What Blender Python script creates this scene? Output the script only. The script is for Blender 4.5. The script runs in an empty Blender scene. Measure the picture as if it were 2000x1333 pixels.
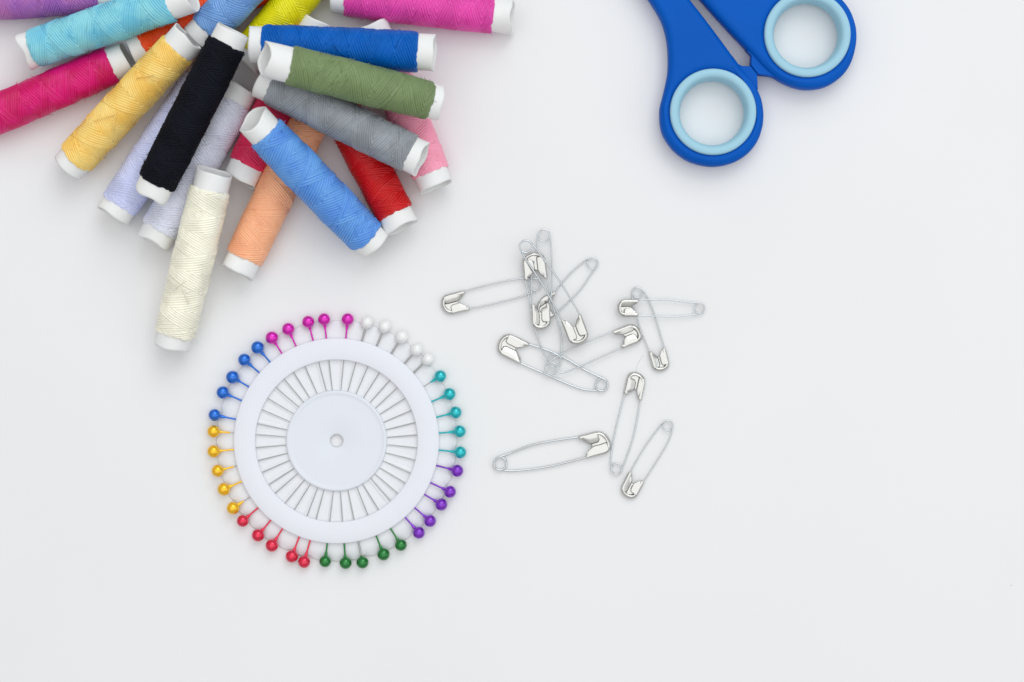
import bpy, math, random
import numpy as np
from mathutils import Vector, Matrix

K = 0.00017            # metres per photo pixel on the tabletop
CAMH = 4000.0          # camera height in the same units
PI = math.pi
random.seed(4)
S = bpy.context.scene
COL = S.collection

# ------------------------------------------------------------------ camera
cam = bpy.data.cameras.new('camera')
camo = bpy.data.objects.new('camera', cam); COL.objects.link(camo)
camo.location = (0, 0, CAMH * K)
cam.sensor_width = 36; cam.lens = 36 * CAMH / 2000.0
cam.clip_start = 0.01; cam.clip_end = 50
cam.dof.use_dof = True; cam.dof.focus_distance = (CAMH - 45) * K; cam.dof.aperture_fstop = 9
S.camera = camo
S.view_settings.view_transform = 'Standard'; S.view_settings.look = 'None'
S.view_settings.gamma = 1; S.view_settings.use_curve_mapping = False
S.view_settings.exposure = 0.0
S.render.engine = 'CYCLES'
S.cycles.max_bounces = 10; S.cycles.diffuse_bounces = 6; S.cycles.transparent_max_bounces = 16

# ------------------------------------------------------------------ room light
W = bpy.data.worlds.new('World'); S.world = W; W.use_nodes = True
nt = W.node_tree; bg = nt.nodes['Background']
tc = nt.nodes.new('ShaderNodeTexCoord'); sp = nt.nodes.new('ShaderNodeSeparateXYZ'); rp = nt.nodes.new('ShaderNodeValToRGB')
nt.links.new(tc.outputs['Generated'], sp.inputs[0]); nt.links.new(sp.outputs['Z'], rp.inputs[0]); nt.links.new(rp.outputs[0], bg.inputs[0])
rp.color_ramp.elements[0].position = 0.0; rp.color_ramp.elements[0].color = (.52, .51, .50, 1)
rp.color_ramp.elements[1].position = 0.75; rp.color_ramp.elements[1].color = (.95, .96, .965, 1)
bg.inputs[1].default_value = 0.66

def area(name, loc, size, power, col, target=(0, 0, 0), sy=None):
    l = bpy.data.lights.new(name, 'AREA'); l.shape = 'RECTANGLE'; l.size = size; l.size_y = sy or size
    l.energy = power; l.color = col
    o = bpy.data.objects.new(name, l); COL.objects.link(o); o.location = loc
    o.rotation_euler = (Vector(target) - Vector(loc)).to_track_quat('-Z', 'Y').to_euler()
    return o
area('window_light', (0.35, 1.15, 1.15), 1.2, 7.8, (0.92, 0.97, 1.0), sy=1.0)
area('side_window_light', (1.5, -0.1, 1.0), 1.0, 3.0, (0.84, 0.97, 1.0))
area('ceiling_light', (0.0, 0.15, 1.9), 2.4, 14.6, (0.965, 0.98, 0.99), target=(0, .15, 0))

# ------------------------------------------------------------------ materials
def lin(c):
    return tuple(((v / 255) / 12.92 if v / 255 <= .04045 else ((v / 255 + .055) / 1.055) ** 2.4) for v in c) + (1,)
def mat(name, col, rough=.5, metal=0, spec=.5, coat=0, sheen=0, sss=0, trans=0, mott=0, mscale=600, bump=0, bscale=3000, alt=None, alpha=1.0, coatrough=.1):
    m = bpy.data.materials.new(name); m.use_nodes = True; t = m.node_tree; b = t.nodes['Principled BSDF']
    c = lin(col) if max(col) > 1 else tuple(col) + (1,)
    b.inputs['Base Color'].default_value = c; b.inputs['Roughness'].default_value = rough; b.inputs['Metallic'].default_value = metal
    b.inputs['Specular IOR Level'].default_value = spec; b.inputs['Coat Weight'].default_value = coat; b.inputs['Coat Roughness'].default_value = coatrough
    b.inputs['Sheen Weight'].default_value = sheen; b.inputs['Alpha'].default_value = alpha
    b.inputs['Transmission Weight'].default_value = trans
    if sss: b.inputs['Subsurface Weight'].default_value = sss; b.inputs['Subsurface Radius'].default_value = (.002, .002, .002); b.inputs['Subsurface Scale'].default_value = 1.0
    tcn = t.nodes.new('ShaderNodeTexCoord')
    if mott or alt:
        n = t.nodes.new('ShaderNodeTexNoise'); n.inputs['Scale'].default_value = mscale; n.inputs['Detail'].default_value = 3
        t.links.new(tcn.outputs['Object'], n.inputs['Vector'])
        r = t.nodes.new('ShaderNodeValToRGB'); t.links.new(n.outputs['Fac'], r.inputs[0]); t.links.new(r.outputs[0], b.inputs['Base Color'])
        a = lin(alt) if alt else tuple(min(1, x * (1 - mott)) for x in c[:3]) + (1,)
        bb = c if alt else tuple(min(1, x * (1 + mott)) for x in c[:3]) + (1,)
        r.color_ramp.elements[0].position = .36; r.color_ramp.elements[0].color = a
        r.color_ramp.elements[1].position = .6; r.color_ramp.elements[1].color = bb
    if bump:
        n2 = t.nodes.new('ShaderNodeTexNoise'); n2.inputs['Scale'].default_value = bscale; n2.inputs['Detail'].default_value = 4
        t.links.new(tcn.outputs['Object'], n2.inputs['Vector'])
        bn = t.nodes.new('ShaderNodeBump'); bn.inputs['Strength'].default_value = bump; bn.inputs['Distance'].default_value = .0002
        t.links.new(n2.outputs['Fac'], bn.inputs['Height']); t.links.new(bn.outputs[0], b.inputs['Normal'])
    return m

# ------------------------------------------------------------------ mesh helpers (all in photo-pixel units, scaled by K)
class MB:
    def __init__(s): s.v = []; s.f = []; s.n = 0
    def add(s, v, f):
        v = np.asarray(v, float).reshape(-1, 3); f = np.asarray(f, int)
        s.v.append(v); s.f.append(f + s.n); s.n += len(v)
    def grid(s, P, closeu=False, closev=False):       # P [U,V,3]
        U, V = P.shape[:2]; idx = np.arange(U * V).reshape(U, V)
        a = idx if closeu else idx[:-1]
        nx = np.roll(idx, -1, 0) if closeu else idx[1:]
        if closev:
            q = np.stack([a, nx, np.roll(nx, -1, 1), np.roll(a, -1, 1)], -1)
        else:
            q = np.stack([a[:, :-1], nx[:, :-1], nx[:, 1:], a[:, 1:]], -1)
        s.add(P, q.reshape(-1, 4))
    def tube(s, pts, r, sides=6, closed=False, cap=True, flat=1.0):
        pts = np.asarray(pts, float); n = len(pts)
        if closed: t = np.roll(pts, -1, 0) - np.roll(pts, 1, 0)
        else: t = np.gradient(pts, axis=0)
        t /= np.linalg.norm(t, axis=1)[:, None] + 1e-12
        up = np.array([0, 0, 1.0]); a = np.cross(np.broadcast_to(up, t.shape), t); la = np.linalg.norm(a, axis=1)
        bad = la < 1e-3; a[bad] = [1, 0, 0]; la[bad] = 1; a /= la[:, None]; b = np.cross(t, a)
        th = np.arange(sides) * 2 * PI / sides
        r = np.broadcast_to(np.asarray(r, float), (n,))
        P = pts[:, None] + r[:, None, None] * (np.cos(th)[None, :, None] * a[:, None] + flat * np.sin(th)[None, :, None] * b[:, None])
        s.grid(P, closeu=closed, closev=True)
        if cap and not closed:
            for P0, c in ((P[0], pts[0]), (P[-1], pts[-1])):
                i = np.arange(sides); s.add(np.vstack([P0, c]), np.stack([i, (i + 1) % sides, np.full(sides, sides), np.full(sides, sides)], -1))
    def lathe(s, prof, seg=96, c=(0, 0), radf=None):
        prof = np.asarray(prof, float); th = np.arange(seg) * 2 * PI / seg
        R = prof[:, 0][:, None] * (np.ones(seg)[None] if radf is None else radf(prof[:, 0][:, None], th[None]))
        P = np.stack([c[0] + R * np.cos(th), c[1] + R * np.sin(th), np.broadcast_to(prof[:, 1][:, None], R.shape)], -1)
        s.grid(P, closev=True)
    def build(s, name, m, parent=None, smooth=True):
        V = np.vstack(s.v) * K; F = np.vstack(s.f)
        tri = F[:, 2] == F[:, 3]
        me = bpy.data.meshes.new(name)
        sizes = np.where(tri, 3, 4); starts = np.concatenate([[0], np.cumsum(sizes)[:-1]])
        mask = np.ones(F.shape, bool); mask[tri, 3] = False
        loops = F[mask]
        me.vertices.add(len(V)); me.vertices.foreach_set('co', V.ravel().astype(np.float32))
        me.loops.add(len(loops)); me.loops.foreach_set('vertex_index', loops.astype(np.int32))
        me.polygons.add(len(F)); me.polygons.foreach_set('loop_start', starts.astype(np.int32))
        me.update(calc_edges=True); me.validate()
        if smooth: me.polygons.foreach_set('use_smooth', np.ones(len(me.polygons), bool))
        me.materials.append(m)
        o = bpy.data.objects.new(name, me); COL.objects.link(o)
        if parent is not None: o.parent = parent
        return o

def thing(name, label, cat, loc=(0, 0, 0), group=None, mtx=None):
    o = bpy.data.objects.new(name, None); COL.objects.link(o); o.empty_display_size = .005
    o['label'] = label; o['category'] = cat
    if group: o['group'] = group
    if mtx is not None: o.matrix_world = mtx
    else: o.location = Vector(loc) * K
    return o
def at(px, py, z=0.0):                                 # point of the place seen at that spot of the picture, at height z
    f = (CAMH - z) / CAMH
    return np.array([(px - 1000) * f, -(py - 666.5) * f, z])
def catmull(P, n=12, closed=False):
    P = [np.asarray(p, float) for p in P]; N = len(P); out = []
    rng = range(N) if closed else range(N - 1)
    for i in rng:
        if closed: p0, p1, p2, p3 = P[i - 1], P[i], P[(i + 1) % N], P[(i + 2) % N]
        else: p0 = P[i - 1] if i else 2 * P[0] - P[1]; p1 = P[i]; p2 = P[i + 1]; p3 = P[i + 2] if i + 2 < N else 2 * P[-1] - P[-2]
        for k in range(n):
            t = k / n
            out.append(.5 * (2 * p1 + (p2 - p0) * t + (2 * p0 - 5 * p1 + 4 * p2 - p3) * t * t + (3 * p1 - p0 - 3 * p2 + p3) * t ** 3))
    if not closed: out.append(P[-1])
    return np.array(out)

# ------------------------------------------------------------------ tabletop
mt = mat('table_white', (.800, .797, .803), rough=.45, spec=.35, mott=.008, mscale=9, bump=.05, bscale=900)
t_ = mt.node_tree; vo = t_.nodes.new('ShaderNodeTexVoronoi'); vo.inputs['Scale'].default_value = 26     # sparse specks of dust and tiny dents
tq = t_.nodes.new('ShaderNodeTexCoord'); t_.links.new(tq.outputs['Object'], vo.inputs['Vector'])
ls = t_.nodes.new('ShaderNodeMath'); ls.operation = 'LESS_THAN'; ls.inputs[1].default_value = .0065; t_.links.new(vo.outputs['Distance'], ls.inputs[0])
mxs = t_.nodes.new('ShaderNodeMix'); mxs.data_type = 'RGBA'; bs = t_.nodes['Principled BSDF']; src = bs.inputs['Base Color'].links[0].from_socket
t_.links.new(ls.outputs[0], mxs.inputs[0]); t_.links.new(src, mxs.inputs[6]); mxs.inputs[7].default_value = (.62, .60, .57, 1); t_.links.new(mxs.outputs[2], bs.inputs['Base Color'])
b = MB()
b.grid(np.array([[[x, y, 0] for y in (-9000, 9000)] for x in (-12000, 12000)], float))
o = b.build('tabletop', mt); o['kind'] = 'structure'

# ------------------------------------------------------------------ thread spools
paper = mat('white_paper_tube', (.83, .83, .82), rough=.55, spec=.3, mott=.02, mscale=120, bump=.15, bscale=1500)
def spool(A, B, zA, zB, color, label, rc=33.5, rt=37.5, wa=32, wb=32, adv=92, cycles=None, seed=0, alt=None, crA=.035, crB=.035, jagA=2, jagB=2, bulge=.03, rough=.38, fuzz=70, pitch=4.8, loose=None, mott=.07, spec=.5):
    rs = np.random.RandomState(seed + 11)
    a = at(A[0], A[1], zA); e = at(B[0], B[1], zB); L = np.linalg.norm(e - a)
    X = Vector((e - a) / L); Y = Vector((0, 0, 1)).cross(X).normalized(); Z = X.cross(Y)
    M = Matrix.Translation(Vector(a) * K) @ Matrix((X, Y, Z)).transposed().to_4x4()
    root = thing('thread_spool', label, 'spool of thread', mtx=M, group='spools of sewing thread heaped together')
    # paper tube
    xs = np.unique(np.concatenate([np.linspace(0, 46, 12), np.linspace(46, L - 46, 8), np.linspace(L - 46, L, 12)]))
    th = np.arange(56) * 2 * PI / 56
    ph = rs.rand(8) * 2 * PI; ph[4] = -PI / 2 + rs.randn() * .4; ph[6] = PI / 2 + rs.randn() * .4
    def tubeR(x, inner):
        wA = np.clip(1 - x / 44, 0, 1) ** 1.6; wB = np.clip(1 - (L - x) / 44, 0, 1) ** 1.6
        r = rc + wA * rc * crA * (np.cos(2 * th + ph[0]) + .45 * np.cos(3 * th + ph[1]) + .12 * np.cos(5 * th + ph[6])) + wB * rc * crB * (np.cos(2 * th + ph[2]) + .45 * np.cos(3 * th + ph[3]) + .12 * np.cos(5 * th + ph[7]))
        if wa + 14 < x < L - wb - 14: r = r - 3.5              # the tube is squeezed in beneath the thread
        return r - (2.6 if inner else 0)
    def ring(x, inner):
        r = tubeR(x, inner)
        wA = np.clip(1 - x / 30, 0, 1); wB = np.clip(1 - (L - x) / 30, 0, 1)
        jx = wA * jagA * (np.cos(th + ph[4]) + .5 * np.cos(3 * th + ph[5]) + .04 * np.cos(9 * th)) + wB * jagB * (np.cos(th + ph[6]) + .5 * np.cos(4 * th + ph[7]) + .04 * np.cos(11 * th))
        return np.stack([x + jx, r * np.cos(th), r * np.sin(th)], -1)
    rows = [ring(x, False) for x in xs] + [ring(x, True) for x in xs[::-1]]
    mb = MB(); mb.grid(np.array(rows), closeu=True, closev=True); mb.build('paper_tube', paper, root)
    # winding: cross-wound thread as real relief. f1 / f2 say when the out and the back run last passed a spot; the later one lies on top
    x0, x1 = wa, L - wb; LL = x1 - x0
    def prof(x):
        t = (x - x0) / LL
        return 1 + bulge * np.sin(PI * np.clip(t, 0, 1)) + .007 * np.sin(x / 21 + ph[0]) + .005 * np.sin(x / 9 + ph[1])
    NX, NT = int(LL / .72), 200
    X1 = np.linspace(x0, x1, NX)[:, None]; T1 = (np.arange(NT) * 2 * PI / NT)[None]
    nthr = max(12, int(round(adv / pitch)))
    hsh = lambda n, q: np.modf(np.abs(np.sin(n * 12.9898 + q) * 43758.5453))[0]
    best = None; H = None
    wob = .012 * np.sin(X1 / 37 + ph[2]) + .008 * np.sin(X1 / 13 + 2 * T1 + ph[3])
    layers = [(1.0, 0, 0.0), (0.86, .37, -.45)]                       # an older layer of steeper runs shows where the newer one left gaps
    for sgn, c in ((1, ph[5]), (-1, ph[7])):
        for am, cc, dz in layers:
            f = np.mod(T1 / (2 * PI) + sgn * X1 / (adv * am) + wob * sgn + c / 6.28 + cc, 1.0)
            N = f * nthr; n0 = np.floor(N); u = (N - n0) * 2 - 1
            u = u + .35 * (hsh(n0, sgn + cc) - .5)
            h = 3.1 * (np.cos(PI / 2 * .96 * np.clip(u, -1, 1)) ** .75 - 1) + .45 * (hsh(n0, 3 + sgn + cc) - .5)
            miss = hsh(n0, 7 + sgn + cc) < (.06 if dz == 0 else 0)
            pr_ = f + dz * 1.0 - 2.0 * (miss)
            h = h + 1.5 * f + 1.2 * dz * .6 - 0.2 * (dz < 0)
            if best is None: best = pr_ + 0 * h; H = h.copy()
            else:
                k_ = pr_ > best; H = np.where(k_, h, H); best = np.maximum(best, pr_)
    ed = np.minimum(X1 - x0, x1 - X1) + 1.3 * np.sin(3 * T1 + ph[0]) + .9 * np.sin(7 * T1 + ph[1]) + .8 * np.sin(13 * T1 + ph[2])
    body = (rt - .6) * prof(X1) + H
    Rr = np.where(ed < 7, (rc - .4) + (body - rc + .4) * np.sqrt(np.clip(1 - (1 - np.clip(ed, 0, 7) / 7) ** 2, 0, 1)), body)
    P = np.stack([np.broadcast_to(X1, Rr.shape), Rr * np.cos(T1), Rr * np.sin(T1)], -1)
    mb = MB(); mb.grid(P, closev=True)
    for i in range(fuzz):                                         # loose fibres standing off the winding
        x = x0 + rs.rand() * LL; an = rs.rand() * 2 * PI; dx = rs.randn() * 6; da = rs.randn() * .22; h = 1 + rs.rand() * 4
        tt = np.linspace(0, 1, 7); r_ = rt * prof(x) + h * tt ** 1.5
        pp = np.stack([x + dx * tt, r_ * np.cos(an + da * tt), r_ * np.sin(an + da * tt)], -1)
        mb.tube(pp, .45, 3, cap=False)
    for (fx, an0, ln, h) in (loose or []):                        # a loose loop or tail of thread
        tt = np.linspace(0, 1, 24); x = x0 + fx * LL + ln * tt; r_ = rt * 1.03 + 1.5 + h * np.sin(PI * tt)
        pp = np.stack([x, r_ * np.cos(an0 + .5 * tt), r_ * np.sin(an0 + .5 * tt)], -1)
        mb.tube(pp, 1.3, 6)
    m = mat('thread_' + label.split()[0], color, rough=rough, spec=spec, mott=mott, mscale=140, alt=alt)
    w = mb.build('thread_winding', m, root)
    return root

# the spools lying on the table
spool((-120, 8), (228, -14), 38, 38, (188, 118, 186), 'mauve purple thread spool in the top left corner, cut by the frame', seed=1, alt=(165, 100, 184), adv=100)
spool((258, 104), (563, -60), 38, 38, (240, 78, 12), 'bright orange thread spool, mostly hidden under the aqua and yellow ones', seed=2, wa=26, adv=90)
spool((250, 113), (-71, 253), 38, 38, (224, 4, 122), 'hot magenta thread spool running off the left edge of the picture', seed=3, adv=98, crA=.05, alt=(205, 8, 95))
spool((219, 423), (411, 131), 38, 38, (206, 211, 242), 'lavender thread spool lying between the yellow and the black one', seed=4, wa=24, jagA=3, adv=84)
spool((297, 475), (475, 170), 38, 38, (226, 228, 242), 'whitish pale lavender thread spool beneath the black and cream ones', seed=5, wa=28, wb=34, jagA=3.5, adv=88)
spool((467, 355), (621, 41), 38, 38, (220, 40, 90), 'crimson pink thread spool crossed by the cornflower blue one', seed=6, wa=34, wb=26, jagA=3.5, adv=84)
spool((463, 533), (616, 214), 38, 38, (255, 184, 142), 'peach orange thread spool, lower end bare, partly under the cornflower blue one', seed=7, wa=30, adv=96, crA=.04, jagA=2.5)
spool((786, 446), (636, 158), 38, 38, (205, 12, 16), 'true red thread spool, top half covered by the grey one', seed=8, wa=30, adv=76, jagA=2.5)
spool((853, 366), (724, 50), 38, 38, (253, 165, 190), 'baby pink thread spool at the right edge of the heap, under grey and green', seed=9, wa=28, wb=30, adv=90)
spool((476, 122), (702, -150), 38, 62, (236, 228, 8), 'lime yellow thread spool behind the royal blue one at the top edge', seed=10, wa=22, adv=92)
spool((647, -9), (1001, 33), 38, 38, (228, 72, 172), 'orchid pink thread spool set apart on the right at the top edge', seed=12, wa=28, wb=36, adv=88, crB=.07, jagB=4)
# the ones leaning on them
spool((385, 80), (626, -178), 66, 125, (116, 162, 218), 'dusty steel blue thread spool at the top edge behind the black one', seed=13, wa=28, adv=96)
spool((49, 101), (374, -9), 55, 116, (142, 214, 226), 'aqua turquoise thread spool with a crumpled left end', seed=14, wa=20, wb=42, adv=98, crA=.10, jagA=5, alt=(112, 196, 222))
spool((133, 326), (369, 72), 38, 118, (252, 220, 130), 'golden yellow thread spool slanting down to the left with frayed strands', seed=15, wa=22, wb=30, adv=92, alt=(250, 204, 98), jagA=-1, jagB=-3, loose=[(.3, 1.2, 40, 3), (.45, 1.7, -34, 4), (.7, 1.3, 30, 2)])
spool((456, 60), (294, 381), 150, 112, (9, 12, 24), 'black thread spool lying on the two lavender ones', seed=16, wa=27, wb=24, adv=80, crA=.10, jagA=1, jagB=-4, rough=.75, fuzz=130, mott=.2, spec=.2)
spool((487, 87), (849, 103), 116, 112, (0, 96, 186), 'royal blue thread spool lying level above the olive green one', rc=34.5, rt=38.5, wa=25, wb=31, seed=17, adv=88, spec=.2, fuzz=90, loose=[(.47, 1.55, 22, 6)])
spool((507, 155), (824, 312), 112, 112, (160, 165, 172), 'grey thread spool directly below the olive green one', seed=18, wa=26, wb=24, adv=94, jagB=3, rc=34, alt=(140, 144, 150), rough=.42, fuzz=70)
spool((516, 115), (860, 202), 208, 120, (122, 142, 96), 'olive green thread spool on top of the heap, its open left end raised', seed=19, wa=46, wb=20, adv=104, fuzz=120, rc=33.5, rt=36.5, crA=.03, crB=.015, jagA=6, bulge=.05)
spool((493, 233), (733, 481), 158, 38, (104, 164, 230), 'cornflower blue thread spool with a crumpled open top end, pointing down right', seed=20, wa=34, wb=24, adv=100, crA=.05, jagA=5, rt=38.5, bulge=.05, alt=(88, 148, 226), rough=.42, pitch=5.3)
spool((419, 335), (335, 679), 100, 38, (248, 244, 226), 'cream thread spool, lowest of the heap, standing out over the pale lavender one', seed=21, wa=34, wb=26, adv=76, crA=.05, rc=34.5, rt=38.5, bulge=.05, loose=[(.6, 1.5, 26, 2), (.75, 1.1, -30, 2)])

# ------------------------------------------------------------------ round pin holder
plas = mat('frosted_plastic', (.84, .86, .94), rough=.30, spec=.5, coat=.2)
def frosted(name, col, clear, rough=.35):
    m = mat(name, col, rough=rough)
    t = m.node_tree; out = [n for n in t.nodes if n.type == 'OUTPUT_MATERIAL'][0]
    mx = t.nodes.new('ShaderNodeMixShader'); tp = t.nodes.new('ShaderNodeBsdfTransparent'); mx.inputs[0].default_value = clear
    mx2 = t.nodes.new('ShaderNodeMixShader'); tl = t.nodes.new('ShaderNodeBsdfTranslucent'); tl.inputs[0].default_value = tuple(col) + (1,); mx2.inputs[0].default_value = .10
    t.links.new(t.nodes['Principled BSDF'].outputs[0], mx2.inputs[1]); t.links.new(tl.outputs[0], mx2.inputs[2])
    t.links.new(mx2.outputs[0], mx.inputs[1]); t.links.new(tp.outputs[0], mx.inputs[2]); t.links.new(mx.outputs[0], out.inputs[0])
    return m
pl_thin = frosted('thin_clear_plastic', (.93, .935, .96), .12)
pl_band = frosted('milky_plastic', (.87, .88, .94), .03)
pl_hub = frosted('milky_hub_plastic', (.83, .855, .92), .03)
CX, CY = 658.0, 861.0
c0 = at(CX, CY, 0)
hold = thing('pin_holder', 'round frosted plastic wheel holding the ring of coloured pins', 'pin holder', loc=c0)
b = MB()
scal = lambda r, th: np.where(r > 215, 1 + (.022 * np.abs(np.cos(20 * th)) - .010), 1.0)
b.lathe([(12.5, 2), (98, 2), (157, 2), (200, 2), (210, 2), (231, 2), (232, 3.2), (231, 4.4), (210, 4.4), (200, 4.4), (157, 4.4), (98, 4.4), (12.5, 4.4), (12.5, 2)], 480, radf=scal)
b.build('base_disc', pl_thin, hold)
b = MB()
for k in range(40):
    a_ = (k + .5) * 2 * PI / 40; d = np.array([math.cos(a_), math.sin(a_), 0]); nn = np.array([-d[1], d[0], 0])
    P = np.array([[d * r + nn * w * (1 if r > 120 else .75) + np.array([0, 0, h]) for w, h in ((-5, 4.3), (-3, 6.2), (3, 6.2), (5, 4.3))] for r in (97, 110, 130, 158)])
    b.grid(P)
o = b.build('rib_ring', pl_thin, hold)
b = MB()
def band(r0, r1, z0, z1, e):
    return [(r0, z0), (r0, z1 - e), (r0 + e * .3, z1 - e * .3), (r0 + e, z1), ((r0 + r1) / 2, z1 + .6), (r1 - e, z1), (r1 - e * .3, z1 - e * .3), (r1, z1 - e), (r1, z0)]
b.lathe(band(158, 200, 4, 13.6, 1.8), 200); b.build('outer_band', pl_band, hold)
b = MB()
b.lathe([(13, 4), (13, 9.3), (15, 10), (60, 10.3), (86, 10.5), (91, 10.8), (93, 12), (96, 12), (98, 10.6), (98.5, 4)], 160)
b.build('hub_disc', pl_hub, hold)

# ------------------------------------------------------------------ ball-headed pins
steel = mat('needle_steel', (.42, .42, .41), rough=.28, metal=1)
def pearl(name, col, metal=.55):
    m = mat(name, col, rough=.28, metal=metal, coat=.8, coatrough=.06, mott=.10, mscale=500)
    return m
PC = {'magenta': pearl('pearl_magenta', (214, 0, 176)), 'white': mat('pearl_white', (244, 244, 243), rough=.2, coat=.9, sss=.2, coatrough=.05, alpha=.9),
      'turquoise': pearl('pearl_turquoise', (0, 182, 190)), 'violet': pearl('pearl_violet', (124, 32, 190)), 'green': pearl('pearl_green', (0, 118, 40)),
      'red': pearl('pearl_red', (222, 22, 66)), 'yellow': pearl('pearl_yellow', (252, 190, 0)), 'blue': pearl('pearl_blue', (0, 104, 206))}
pins = [  # colour, head, needle spot at the hub, painted share of the neck
 ('magenta', (531, 660), (603.7, 775.3), 1), ('magenta', (563, 643), (618, 766), 1), ('magenta', (602, 629), (636.7, 762), .9), ('magenta', (633, 624), (649, 761), 1), ('magenta', (679, 624), (666, 761), 1),
 ('white', (717, 630), (680, 763), 0), ('white', (752, 638), (696, 768.6), 0), ('white', (785, 658), (711, 776), 0), ('white', (814, 683), (724.5, 785), 0), ('white', (836, 702), (735, 796), 0),
 ('turquoise', (860, 735), (743, 809), .3), ('turquoise', (878, 770), (751, 824.5), 1), ('turquoise', (890, 806), (756, 839.5), 1), ('turquoise', (898, 843), (757, 854.7), 1), ('turquoise', (899, 884), (757, 869), 1),
 ('violet', (893, 920), (755, 885), 1), ('violet', (879, 961), (750, 901), 1), ('violet', (862, 986), (742, 914), 1), ('violet', (840, 1018), (734, 927), 1), ('violet', (818, 1041), (725, 936), 1),
 ('green', (783, 1065), (709, 947), .9), ('green', (749, 1083), (697.6, 953.7), 1), ('green', (708, 1099), (680, 959), 0), ('green', (675, 1100), (665, 961), 1), ('green', (635, 1097), (651, 960), 1),
 ('red', (594, 1098), (632.7, 959), .85), ('red', (570, 1087), (620, 954), 1), ('red', (531, 1066), (605, 948), 1), ('red', (504, 1046), (593.6, 939), 1), ('red', (474, 1018), (580, 927), 1),
 ('yellow', (455, 993), (573, 916), .25), ('yellow', (437, 956), (564.6, 900), 1), ('yellow', (425, 920), (559.7, 886), .6), ('yellow', (417, 882), (557.7, 869.6), 1), ('yellow', (417, 843), (557.7, 853.4), .6),
 ('blue', (419, 811), (559.7, 839.7), .9), ('blue', (435, 767), (564.6, 823), 1), ('blue', (454, 737), (573, 808), 1), ('blue', (477, 703), (582.4, 794.6), 1), ('blue', (503, 679), (592, 784.4), 1)]
prevc = {'magenta': 'blue', 'white': 'magenta', 'turquoise': 'white', 'violet': 'turquoise', 'green': 'violet', 'red': 'green', 'yellow': 'red', 'blue': 'yellow'}
order = ['first', 'second', 'third', 'fourth', 'fifth']
lookc = {'white': 'clear white', 'turquoise': 'turquoise', 'magenta': 'metallic magenta', 'violet': 'metallic violet', 'green': 'dark green', 'red': 'raspberry red', 'yellow': 'golden yellow', 'blue': 'metallic blue'}
rs = np.random.RandomState(3)
for i, (c, h, e, sf) in enumerate(pins):
    z0 = 12.6; p = at(h[0], h[1], z0); q = at(e[0], e[1], 6.2); d = q - p; L = np.linalg.norm(d)
    X = Vector(d / L); Y = Vector((0, 0, 1)).cross(X).normalized(); Z = X.cross(Y)
    M = Matrix.Translation(Vector(p) * K) @ Matrix((X, Y, Z)).transposed().to_4x4()
    t = thing('ball_head_pin', '%s ball headed pin, %s of five clockwise from the %s ones' % (lookc[c], order[i % 5], prevc[c] if prevc[c] != 'white' else 'clear white'), 'pin', mtx=M, group='%s ball headed pins in the holder' % c)
    rr = 12.1 + rs.randn() * .25; b = MB()
    prof = [(0.01, -rr)]
    for a_ in np.linspace(0, 1, 18)[1:]:
        an = a_ * (PI - .30); prof.append((rr * math.sin(an), -rr * math.cos(an)))
    ns = rs.rand() * 7 + 3
    sl = 54 * sf
    if sf > 0:
        prof += [(3.4, rr + ns * .3), (2.1, rr + ns), (1.75, rr + ns + 2), (1.75, max(rr + ns + 4, sl - 1)), (1.2, max(rr + ns + 4.5, sl))]
    else: prof += [(2.4, rr + 1.5), (1.0, rr + 2)]
    prof = np.array(prof); th = np.arange(28) * 2 * PI / 28
    P = np.stack([np.broadcast_to(prof[:, 1][:, None], (len(prof), 28)), prof[:, 0][:, None] * np.cos(th), prof[:, 0][:, None] * np.sin(th)], -1)
    b.grid(P, closev=True); b.build('pin_head', PC[c], t)
    b = MB(); rN = .9
    xs = np.linspace(rr * .6, L + 34, 24); rad = np.where(xs > L + 12, rN * np.clip((L + 34 - xs) / 22, .05, 1), rN)
    if c == 'white' or sf == 0: rad = np.where(xs < 54, 1.9, rad)
    b.tube(np.stack([xs, 0 * xs, 0 * xs], -1), rad, 8); b.build('needle', steel, t)

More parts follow.
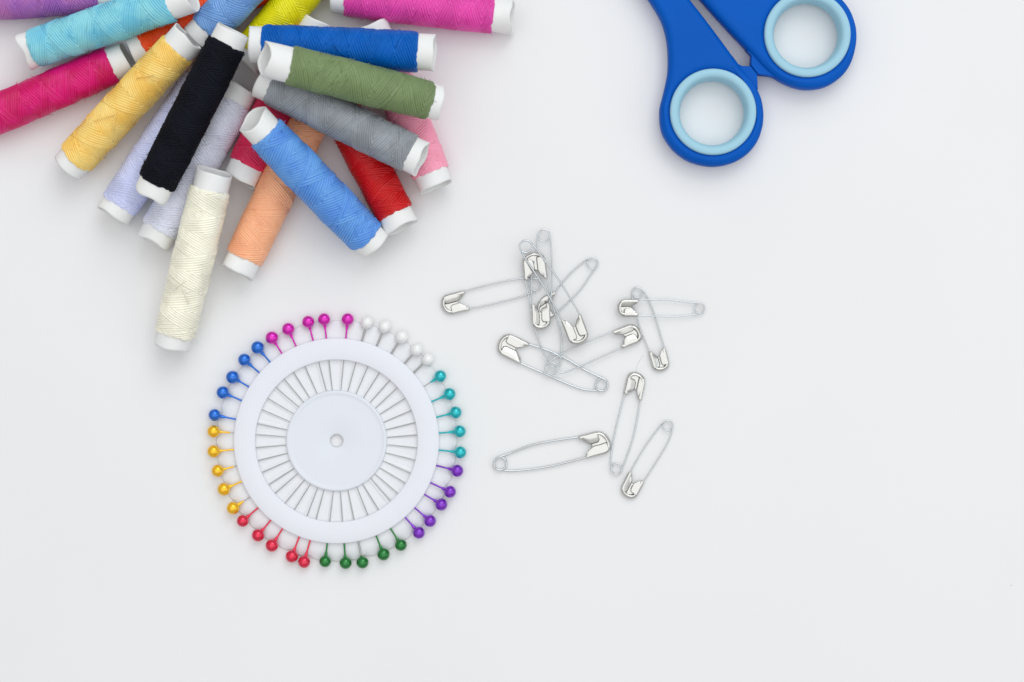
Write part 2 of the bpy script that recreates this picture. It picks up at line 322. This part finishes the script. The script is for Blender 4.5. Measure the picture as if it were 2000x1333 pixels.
# ------------------------------------------------------------------ safety pins
nickel = mat('nickel_wire', (.62, .65, .67), rough=.18, metal=1)
nickel2 = mat('nickel_sheet', (.63, .62, .595), rough=.22, metal=1, bump=.3, bscale=260)
srs = np.random.RandomState(8)
def safety(label, C, rcoil, arm1, arm2, T, zC, zT, wr, flip=False):
    wr = wr * .9; v1, v2, v3, v4 = srs.uniform(-1, 1, 4)
    base = at(C[0], C[1], 0)
    root = thing('safety_pin', label, 'safety pin', loc=base, group='nickel safety pins scattered on the table')
    C3 = at(C[0], C[1], zC)
    E1 = np.array(arm1[0], float); E2 = np.array(arm2[0], float); Tn = np.array(T, float); Cn = np.array(C, float)
    full = np.linalg.norm(Tn - Cn)
    def zz(p): return zC + (zT - zC) * np.clip(np.linalg.norm(np.array(p, float) - Cn) / full, 0, 1)
    def w3(p): return at(p[0], p[1], zz(p)) - base
    # clasp frame in table plane
    e1, e2, t3 = w3(E1), w3(E2), w3(Tn); c3 = C3 - base
    Mid = (e1 + e2) / 2; u = t3 - Mid; u[2] = 0
    v = e1 - e2; v[2] = 0; v /= np.linalg.norm(v)
    up = np.array([0, 0, 1.0]); u = np.cross(up, v) * np.sign(np.dot(np.cross(up, v), u)); 
    D = np.dot(t3 - Mid, u); w = max(np.dot(e1 - Mid, v), 8) ; shift = np.dot(t3 - Mid, v) * .55
    tilt = (zT - zz((E1 + E2) / 2)) / max(D, 1)
    w_out = w + .2
    cap = min(w_out * 1.0, D * .62)
    def F(uu, vv, z): return Mid + u * uu + v * (vv + shift * np.clip(uu / D, 0, 1)) + up * (z + tilt * uu)
    # wire
    path = []
    a1 = [w3(p) for p in arm1]; a2 = [w3(p) for p in arm2]
    ax = c3 - Mid; ax[2] = 0; ax /= np.linalg.norm(ax)      # from clasp to coil
    pv = np.cross(up, ax); sgn = 1 if np.dot(pv, v) > 0 else -1; pv = pv * sgn    # side of arm1
    coil = []
    for k in range(37):
        a_ = 3 * PI * k / 36
        coil.append(c3 + rcoil * (pv * math.cos(a_) + ax * math.sin(a_)) + up * (1.6 - wr * 1.05 * 2 * k / 36 + wr))
    coil = np.array(coil)
    left = catmull([F(D * .55, w_out - 2, 0), F(D * .2, w_out - 2, 0)] + a1 + [coil[0]], 10)
    right = catmull([coil[-1]] + a2[::-1] + [F(D * .2, -w_out + 2, 0), F(D * .55, -w_out + 2, 0)], 10)
    b = MB(); b.tube(np.vstack([left[:-1], coil, right[1:]]), wr, 8); b.build('wire', nickel, root)
    # clasp: folded sheet cap
    b = MB(); h = 5.2
    n1 = 12; us = []
    for k in range(n1): us.append((D - cap) * k / n1 + -1.5 * (1 - k / n1))
    pth = [(uu, w_out) for uu in us] + [(D - cap + cap * math.sin(a_), w_out * math.cos(a_) if True else 0) for a_ in np.linspace(0, PI, 25)] + [(uu, -w_out) for uu in us[::-1]]
    # squarer nose
    pth = [(uu if uu < D - cap else D - cap + cap * (max(0, (uu - D + cap) / cap)) ** .72, vv) for uu, vv in pth]
    pth = np.array(pth)
    # cross-section of the rolled edge: outward half round
    cc = np.array([np.mean(pth[:, 0]), 0])
    rows = []
    tg = np.gradient(pth, axis=0); tg /= np.linalg.norm(tg, axis=1)[:, None] + 1e-9; nrm = np.stack([tg[:, 1], -tg[:, 0]], -1)
    chk = np.sum(nrm * (pth - cc), 1); nrm[chk < 0] *= 1; 
    if np.mean(chk) < 0: nrm = -nrm
    sec = [(-3.5, -3.2), (-.4, -h * .6), (1.2, -h * .35), (2.0, 0), (1.1, h * .42), (-.5, h * .78), (-2.4, h * .95), (-4.2, h * .9), (-4.4, h * .8)]
    for (pu, pvv), nm in zip(pth, nrm):
        rows.append([F(pu + nm[0] * s_, pvv + nm[1] * s_, z_) for s_, z_ in sec])
    b.grid(np.array(rows))
    # back plate
    rows = []
    for uu in np.linspace(D * .30, D - 1.5, 16):
        ww = w_out - 1.5 if uu < D - cap else (w_out - 1) * math.sqrt(max(0.02, 1 - min(1, ((uu - D + cap) / cap)) ** 2.6))
        rows.append([F(uu + (2.5 * math.cos(6 * s_) if uu < D * .4 else 0), ww * s_, -3.0 + .5 * math.cos(3 * s_)) for s_ in np.linspace(-1, 1, 9)])
    b.grid(np.array(rows))
    # two folded front flaps
    for sd, u0, wid, end in ((1, -3.5 + v1 * 2, .80 + .14 * v2, .84 + .06 * v3), (-1, v4 * 2, 1.06 - .10 * v2, .76 - .07 * v3)) if not flip else ((1, v4 * 2, 1.06 - .10 * v2, .76 - .07 * v3), (-1, -3.5 + v1 * 2, .80 + .14 * v2, .84 + .06 * v3)):
        rows = []
        for t_ in np.linspace(0, 1, 18):
            uu = u0 + (D * end - u0) * t_
            lf = min(1, t_ / .42) ** .55 * (1 - .3 * max(0, (t_ - .8) / .2) ** 2)
            wd = lf * wid * w_out * .9 + 1.2
            ledge = w_out - (0 if uu < D - cap else (w_out * (1 - math.sqrt(max(.05, 1 - min(1, (uu - D + cap) / cap) ** 2.6)))))
            row = []
            for s_ in np.linspace(0, 1, 9):
                row.append(F(uu + (1.5 * s_ * (1 - t_)), sd * (ledge + .6 - wd * s_), h * (.80 + .14 * math.sin(PI * min(1, .3 + s_))) - (1.8 + 1.2 * v3 * sd) * s_ ** 2.5))
            rows.append(row)
        b.grid(np.array(rows))
    o = b.build('clasp', nickel2, root)
    md = o.modifiers.new('sheet', 'SOLIDIFY'); md.thickness = .8 * K; md.offset = 0
    return root

safety('medium safety pin leftmost of the pile, clasp pointing left', (1045, 556), 12, [(905, 570), (970, 553), (1022, 544)], [(916, 604), (985, 589), (1030, 576)], (864, 596), 6, 6, 1.5)
safety('medium safety pin reaching top right from the pile, its clasp buried', (1157, 515), 10.5, [(1082, 572), (1112, 536), (1140, 512)], [(1080, 617), (1128, 572), (1155, 535)], (1048, 622), 5, 6, 1.4)
safety('large safety pin whose clasp sits beneath the topmost coil', (1083, 705), 13, [(1026, 547), (1037, 603), (1050, 660)], [(1067, 542), (1080, 598), (1096, 655)], (1042, 495), 8, 15, 1.6, flip=True)
safety('narrow safety pin with the highest coil, standing upright in the pile', (1062, 461), 11.5, [(1040, 596), (1038, 545), (1047, 490)], [(1072, 594), (1078, 562), (1077, 490)], (1056, 642), 9, 18, 1.5)
safety('large safety pin on top of the pile, slanting down right', (1027, 482), 12, [(1099, 629), (1063, 562), (1026, 505)], [(1133, 616), (1095, 553), (1052, 493)], (1134, 670), 25, 24, 1.9)
safety('large safety pin below the pile, clasp at its upper left', (1175, 752), 12, [(1032, 672), (1090, 693), (1145, 724)], [(1013, 708), (1074, 735), (1135, 760)], (976, 668), 5, 6, 2.0, flip=True)
safety('medium safety pin with its clasp at upper right, crossing two coils', (1076, 720), 11.5, [(1199, 648), (1140, 671), (1096, 692)], [(1215, 679), (1136, 715), (1106, 727)], (1251, 651), 14, 7, 1.6)
safety('small safety pin leaning down right under the level one', (1244, 572), 10, [(1298, 682), (1277, 612), (1262, 578)], [(1269, 689), (1253, 650), (1243, 619), (1236, 595)], (1294, 723), 5, 6, 1.4)
safety('small safety pin lying level at the far right', (1366, 603), 10, [(1245, 587), (1302, 586), (1345, 591)], [(1245, 616.5), (1311, 619), (1352, 616)], (1208, 602), 6, 16, 1.4)
safety('medium safety pin standing upright below the pile, clasp at top', (1204, 916), 10.5, [(1220, 769), (1200, 850), (1193, 895)], [(1251, 780), (1238, 850), (1222, 898)], (1241, 729), 5, 6, 1.5, flip=True)
safety('small safety pin at bottom right, clasp pointing down left', (1304, 832), 10, [(1229, 925), (1260, 872), (1288, 834)], [(1256, 942), (1298, 876), (1312, 845)], (1226, 971), 5, 6, 1.3)
safety('large safety pin at the bottom left of the scatter, clasp to the right', (977, 906), 12.5, [(1131, 854), (1050, 867), (1000, 884)], [(1147, 893), (1070, 912), (1005, 920)], (1191, 866), 5, 6, 2.0, flip=True)

# ------------------------------------------------------------------ scissors
blue = mat('blue_plastic', (0, 86, 182), rough=.5, spec=.10, mott=.04, mscale=60, bump=.06, bscale=4000)
sky = mat('pale_blue_rubber', (156, 200, 218), rough=.5, spec=.4)
blade_m = mat('blade_steel', (.55, .55, .56), rough=.2, metal=1)
sroot = thing('scissors', 'blue handled scissors with pale blue finger rings at the top edge', 'scissors', loc=at(1440, 100, 0))
sb = np.array(sroot.location) / K
def plate(name, outline, holes, z0, z1, bev, m, parent, n=6, smoothpts=True):
    zt = z1; cu = bpy.data.curves.new(name, 'CURVE'); cu.dimensions = '2D'; cu.fill_mode = 'BOTH'
    zm = (z0 + z1) / 2
    loops = [catmull([at(p[0], p[1], zm)[:2] for p in outline], n, closed=True) if smoothpts else np.array([at(p[0], p[1], zm)[:2] for p in outline])]
    for (hx, hy, hr) in holes:
        c = at(hx, hy, zm); loops.append(np.array([[c[0] + hr * math.cos(a), c[1] - hr * math.sin(a)] for a in np.linspace(0, 2 * PI, 96, endpoint=False)]))
    for lp in loops:
        sp_ = cu.splines.new('POLY'); sp_.points.add(len(lp) - 1); sp_.use_cyclic_u = True
        for i, q in enumerate(lp): sp_.points[i].co = ((q[0] - sb[0]) * K, (q[1] - sb[1]) * K, 0, 1)
    cu.extrude = ((z1 - z0) / 2 - bev) * K; cu.bevel_depth = bev * K; cu.bevel_resolution = 5; cu.offset = -bev * K
    tmp = bpy.data.objects.new(name + '_curve', cu); COL.objects.link(tmp)
    dg = bpy.context.evaluated_depsgraph_get(); dg.update()
    me = bpy.data.meshes.new_from_object(tmp.evaluated_get(dg)); bpy.data.objects.remove(tmp)
    me.name = name; me.materials.clear(); me.materials.append(m)
    me.transform(Matrix.Translation((0, 0, zm * K)))
    for p in me.polygons: p.use_smooth = abs(p.normal.z) < .999
    o = bpy.data.objects.new(name, me); COL.objects.link(o)
    if parent is not None: o.parent = parent
    return o
Lout = [(1266, 0), (1289, 38), (1300, 71), (1304, 102), (1304, 138), (1300, 163), (1294, 189), (1288, 217), (1291, 255), (1304, 281), (1322, 301), (1350, 318), (1388, 326), (1424, 321), (1455, 305), (1476, 281), (1487, 253), (1490, 224), (1485, 194), (1474, 170), (1459, 150), (1439, 125), (1409, 84), (1373, 36), (1345, 0), (1300, -62), (1262, -120), (1240, -175), (1225, -240), (1180, -250), (1170, -190), (1195, -120), (1232, -50)]
Rout = [(1367, 0), (1415, 54), (1464, 106), (1488, 133), (1513, 154), (1542, 169), (1572, 176), (1603, 173), (1628, 162), (1650, 142), (1664, 115), (1671, 80), (1668, 48), (1654, 20), (1636, 0), (1612, -18), (1580, -28), (1540, -32), (1495, -42), (1440, -72), (1370, -125), (1300, -190), (1250, -250), (1215, -240), (1235, -170), (1290, -90)]
hl = plate('handle', Lout, [(1390, 221, 80)], 3, 50, 14, blue, sroot)
hr = plate('handle', Rout, [(1573, 70, 80)], 6, 53, 14, blue, sroot)
plate('stop_tab', [(1430, 112), (1441, 127), (1449, 131), (1465, 131), (1478, 147), (1478, 158), (1479, 176), (1455, 160)], [], 18, 42, 2, blue, hl, smoothpts=False)
plate('stop_tab', [(1455, 98), (1466, 110), (1465, 129), (1479, 147), (1500, 149.5), (1510, 152), (1508, 132)], [], 16, 44, 2, blue, hr, smoothpts=False)
for (hx, hy, par, dz) in ((1391, 221, hl, 0), (1574, 70, hr, 3)):
    c = at(hx, hy, 30); b = MB(); z0, z1 = 1.5 + dz, 54 + dz
    pr = []
    for a in np.linspace(-PI / 2, PI / 2, 9): pr.append((74 + 9.5 * math.sin(a), z1 - 9 + 9 * math.cos(a)))
    pr = [(64, z0 + 10), (62, z0 + 19), (62.3, z1 - 26), (63.6, z1 - 17)] + [(65, z1 - 9), (67, z1 - 4.5), (70, z1 - 1.8), (75, z1 - .6), (80, z1 - 1), (82.6, z1 - 2.5), (83.5, z1 - 6), (83.5, z1 - 16), (83.5, z0 + 12), (81, z0 + 5), (74, z0), (68, z0 + 4), (64, z0 + 10)]
    b.lathe(pr, 128, c=(c[0] - sb[0], c[1] - sb[1])); b.build('finger_ring', sky, par)
plate('blade', [(1180, -215), (1232, -215), (1190, -420), (1080, -760), (1100, -560), (1150, -380)], [], 26, 32, 1, blade_m, sroot, smoothpts=False)
plate('blade', [(1195, -215), (1245, -215), (1225, -360), (1110, -760), (1150, -560), (1175, -380)], [], 34, 40, 1, blade_m, sroot, smoothpts=False)
b = MB(); c = at(1205, -270, 40); b.lathe([(.1, 44), (9, 44), (12, 42), (12, 40)], 32, c=(c[0] - sb[0], c[1] - sb[1])); b.build('pivot_screw', blade_m, sroot)

# a single stray fibre on the table
b = MB(); b.tube(catmull([at(x, y, 1) for x, y in ((1256, 694), (1249, 706), (1243, 718), (1245, 733))], 8), .35, 4)
o = b.build('stray_fibre', paper); o['label'] = 'hair-thin white stray fibre above the upright safety pin clasp'; o['category'] = 'fibre'
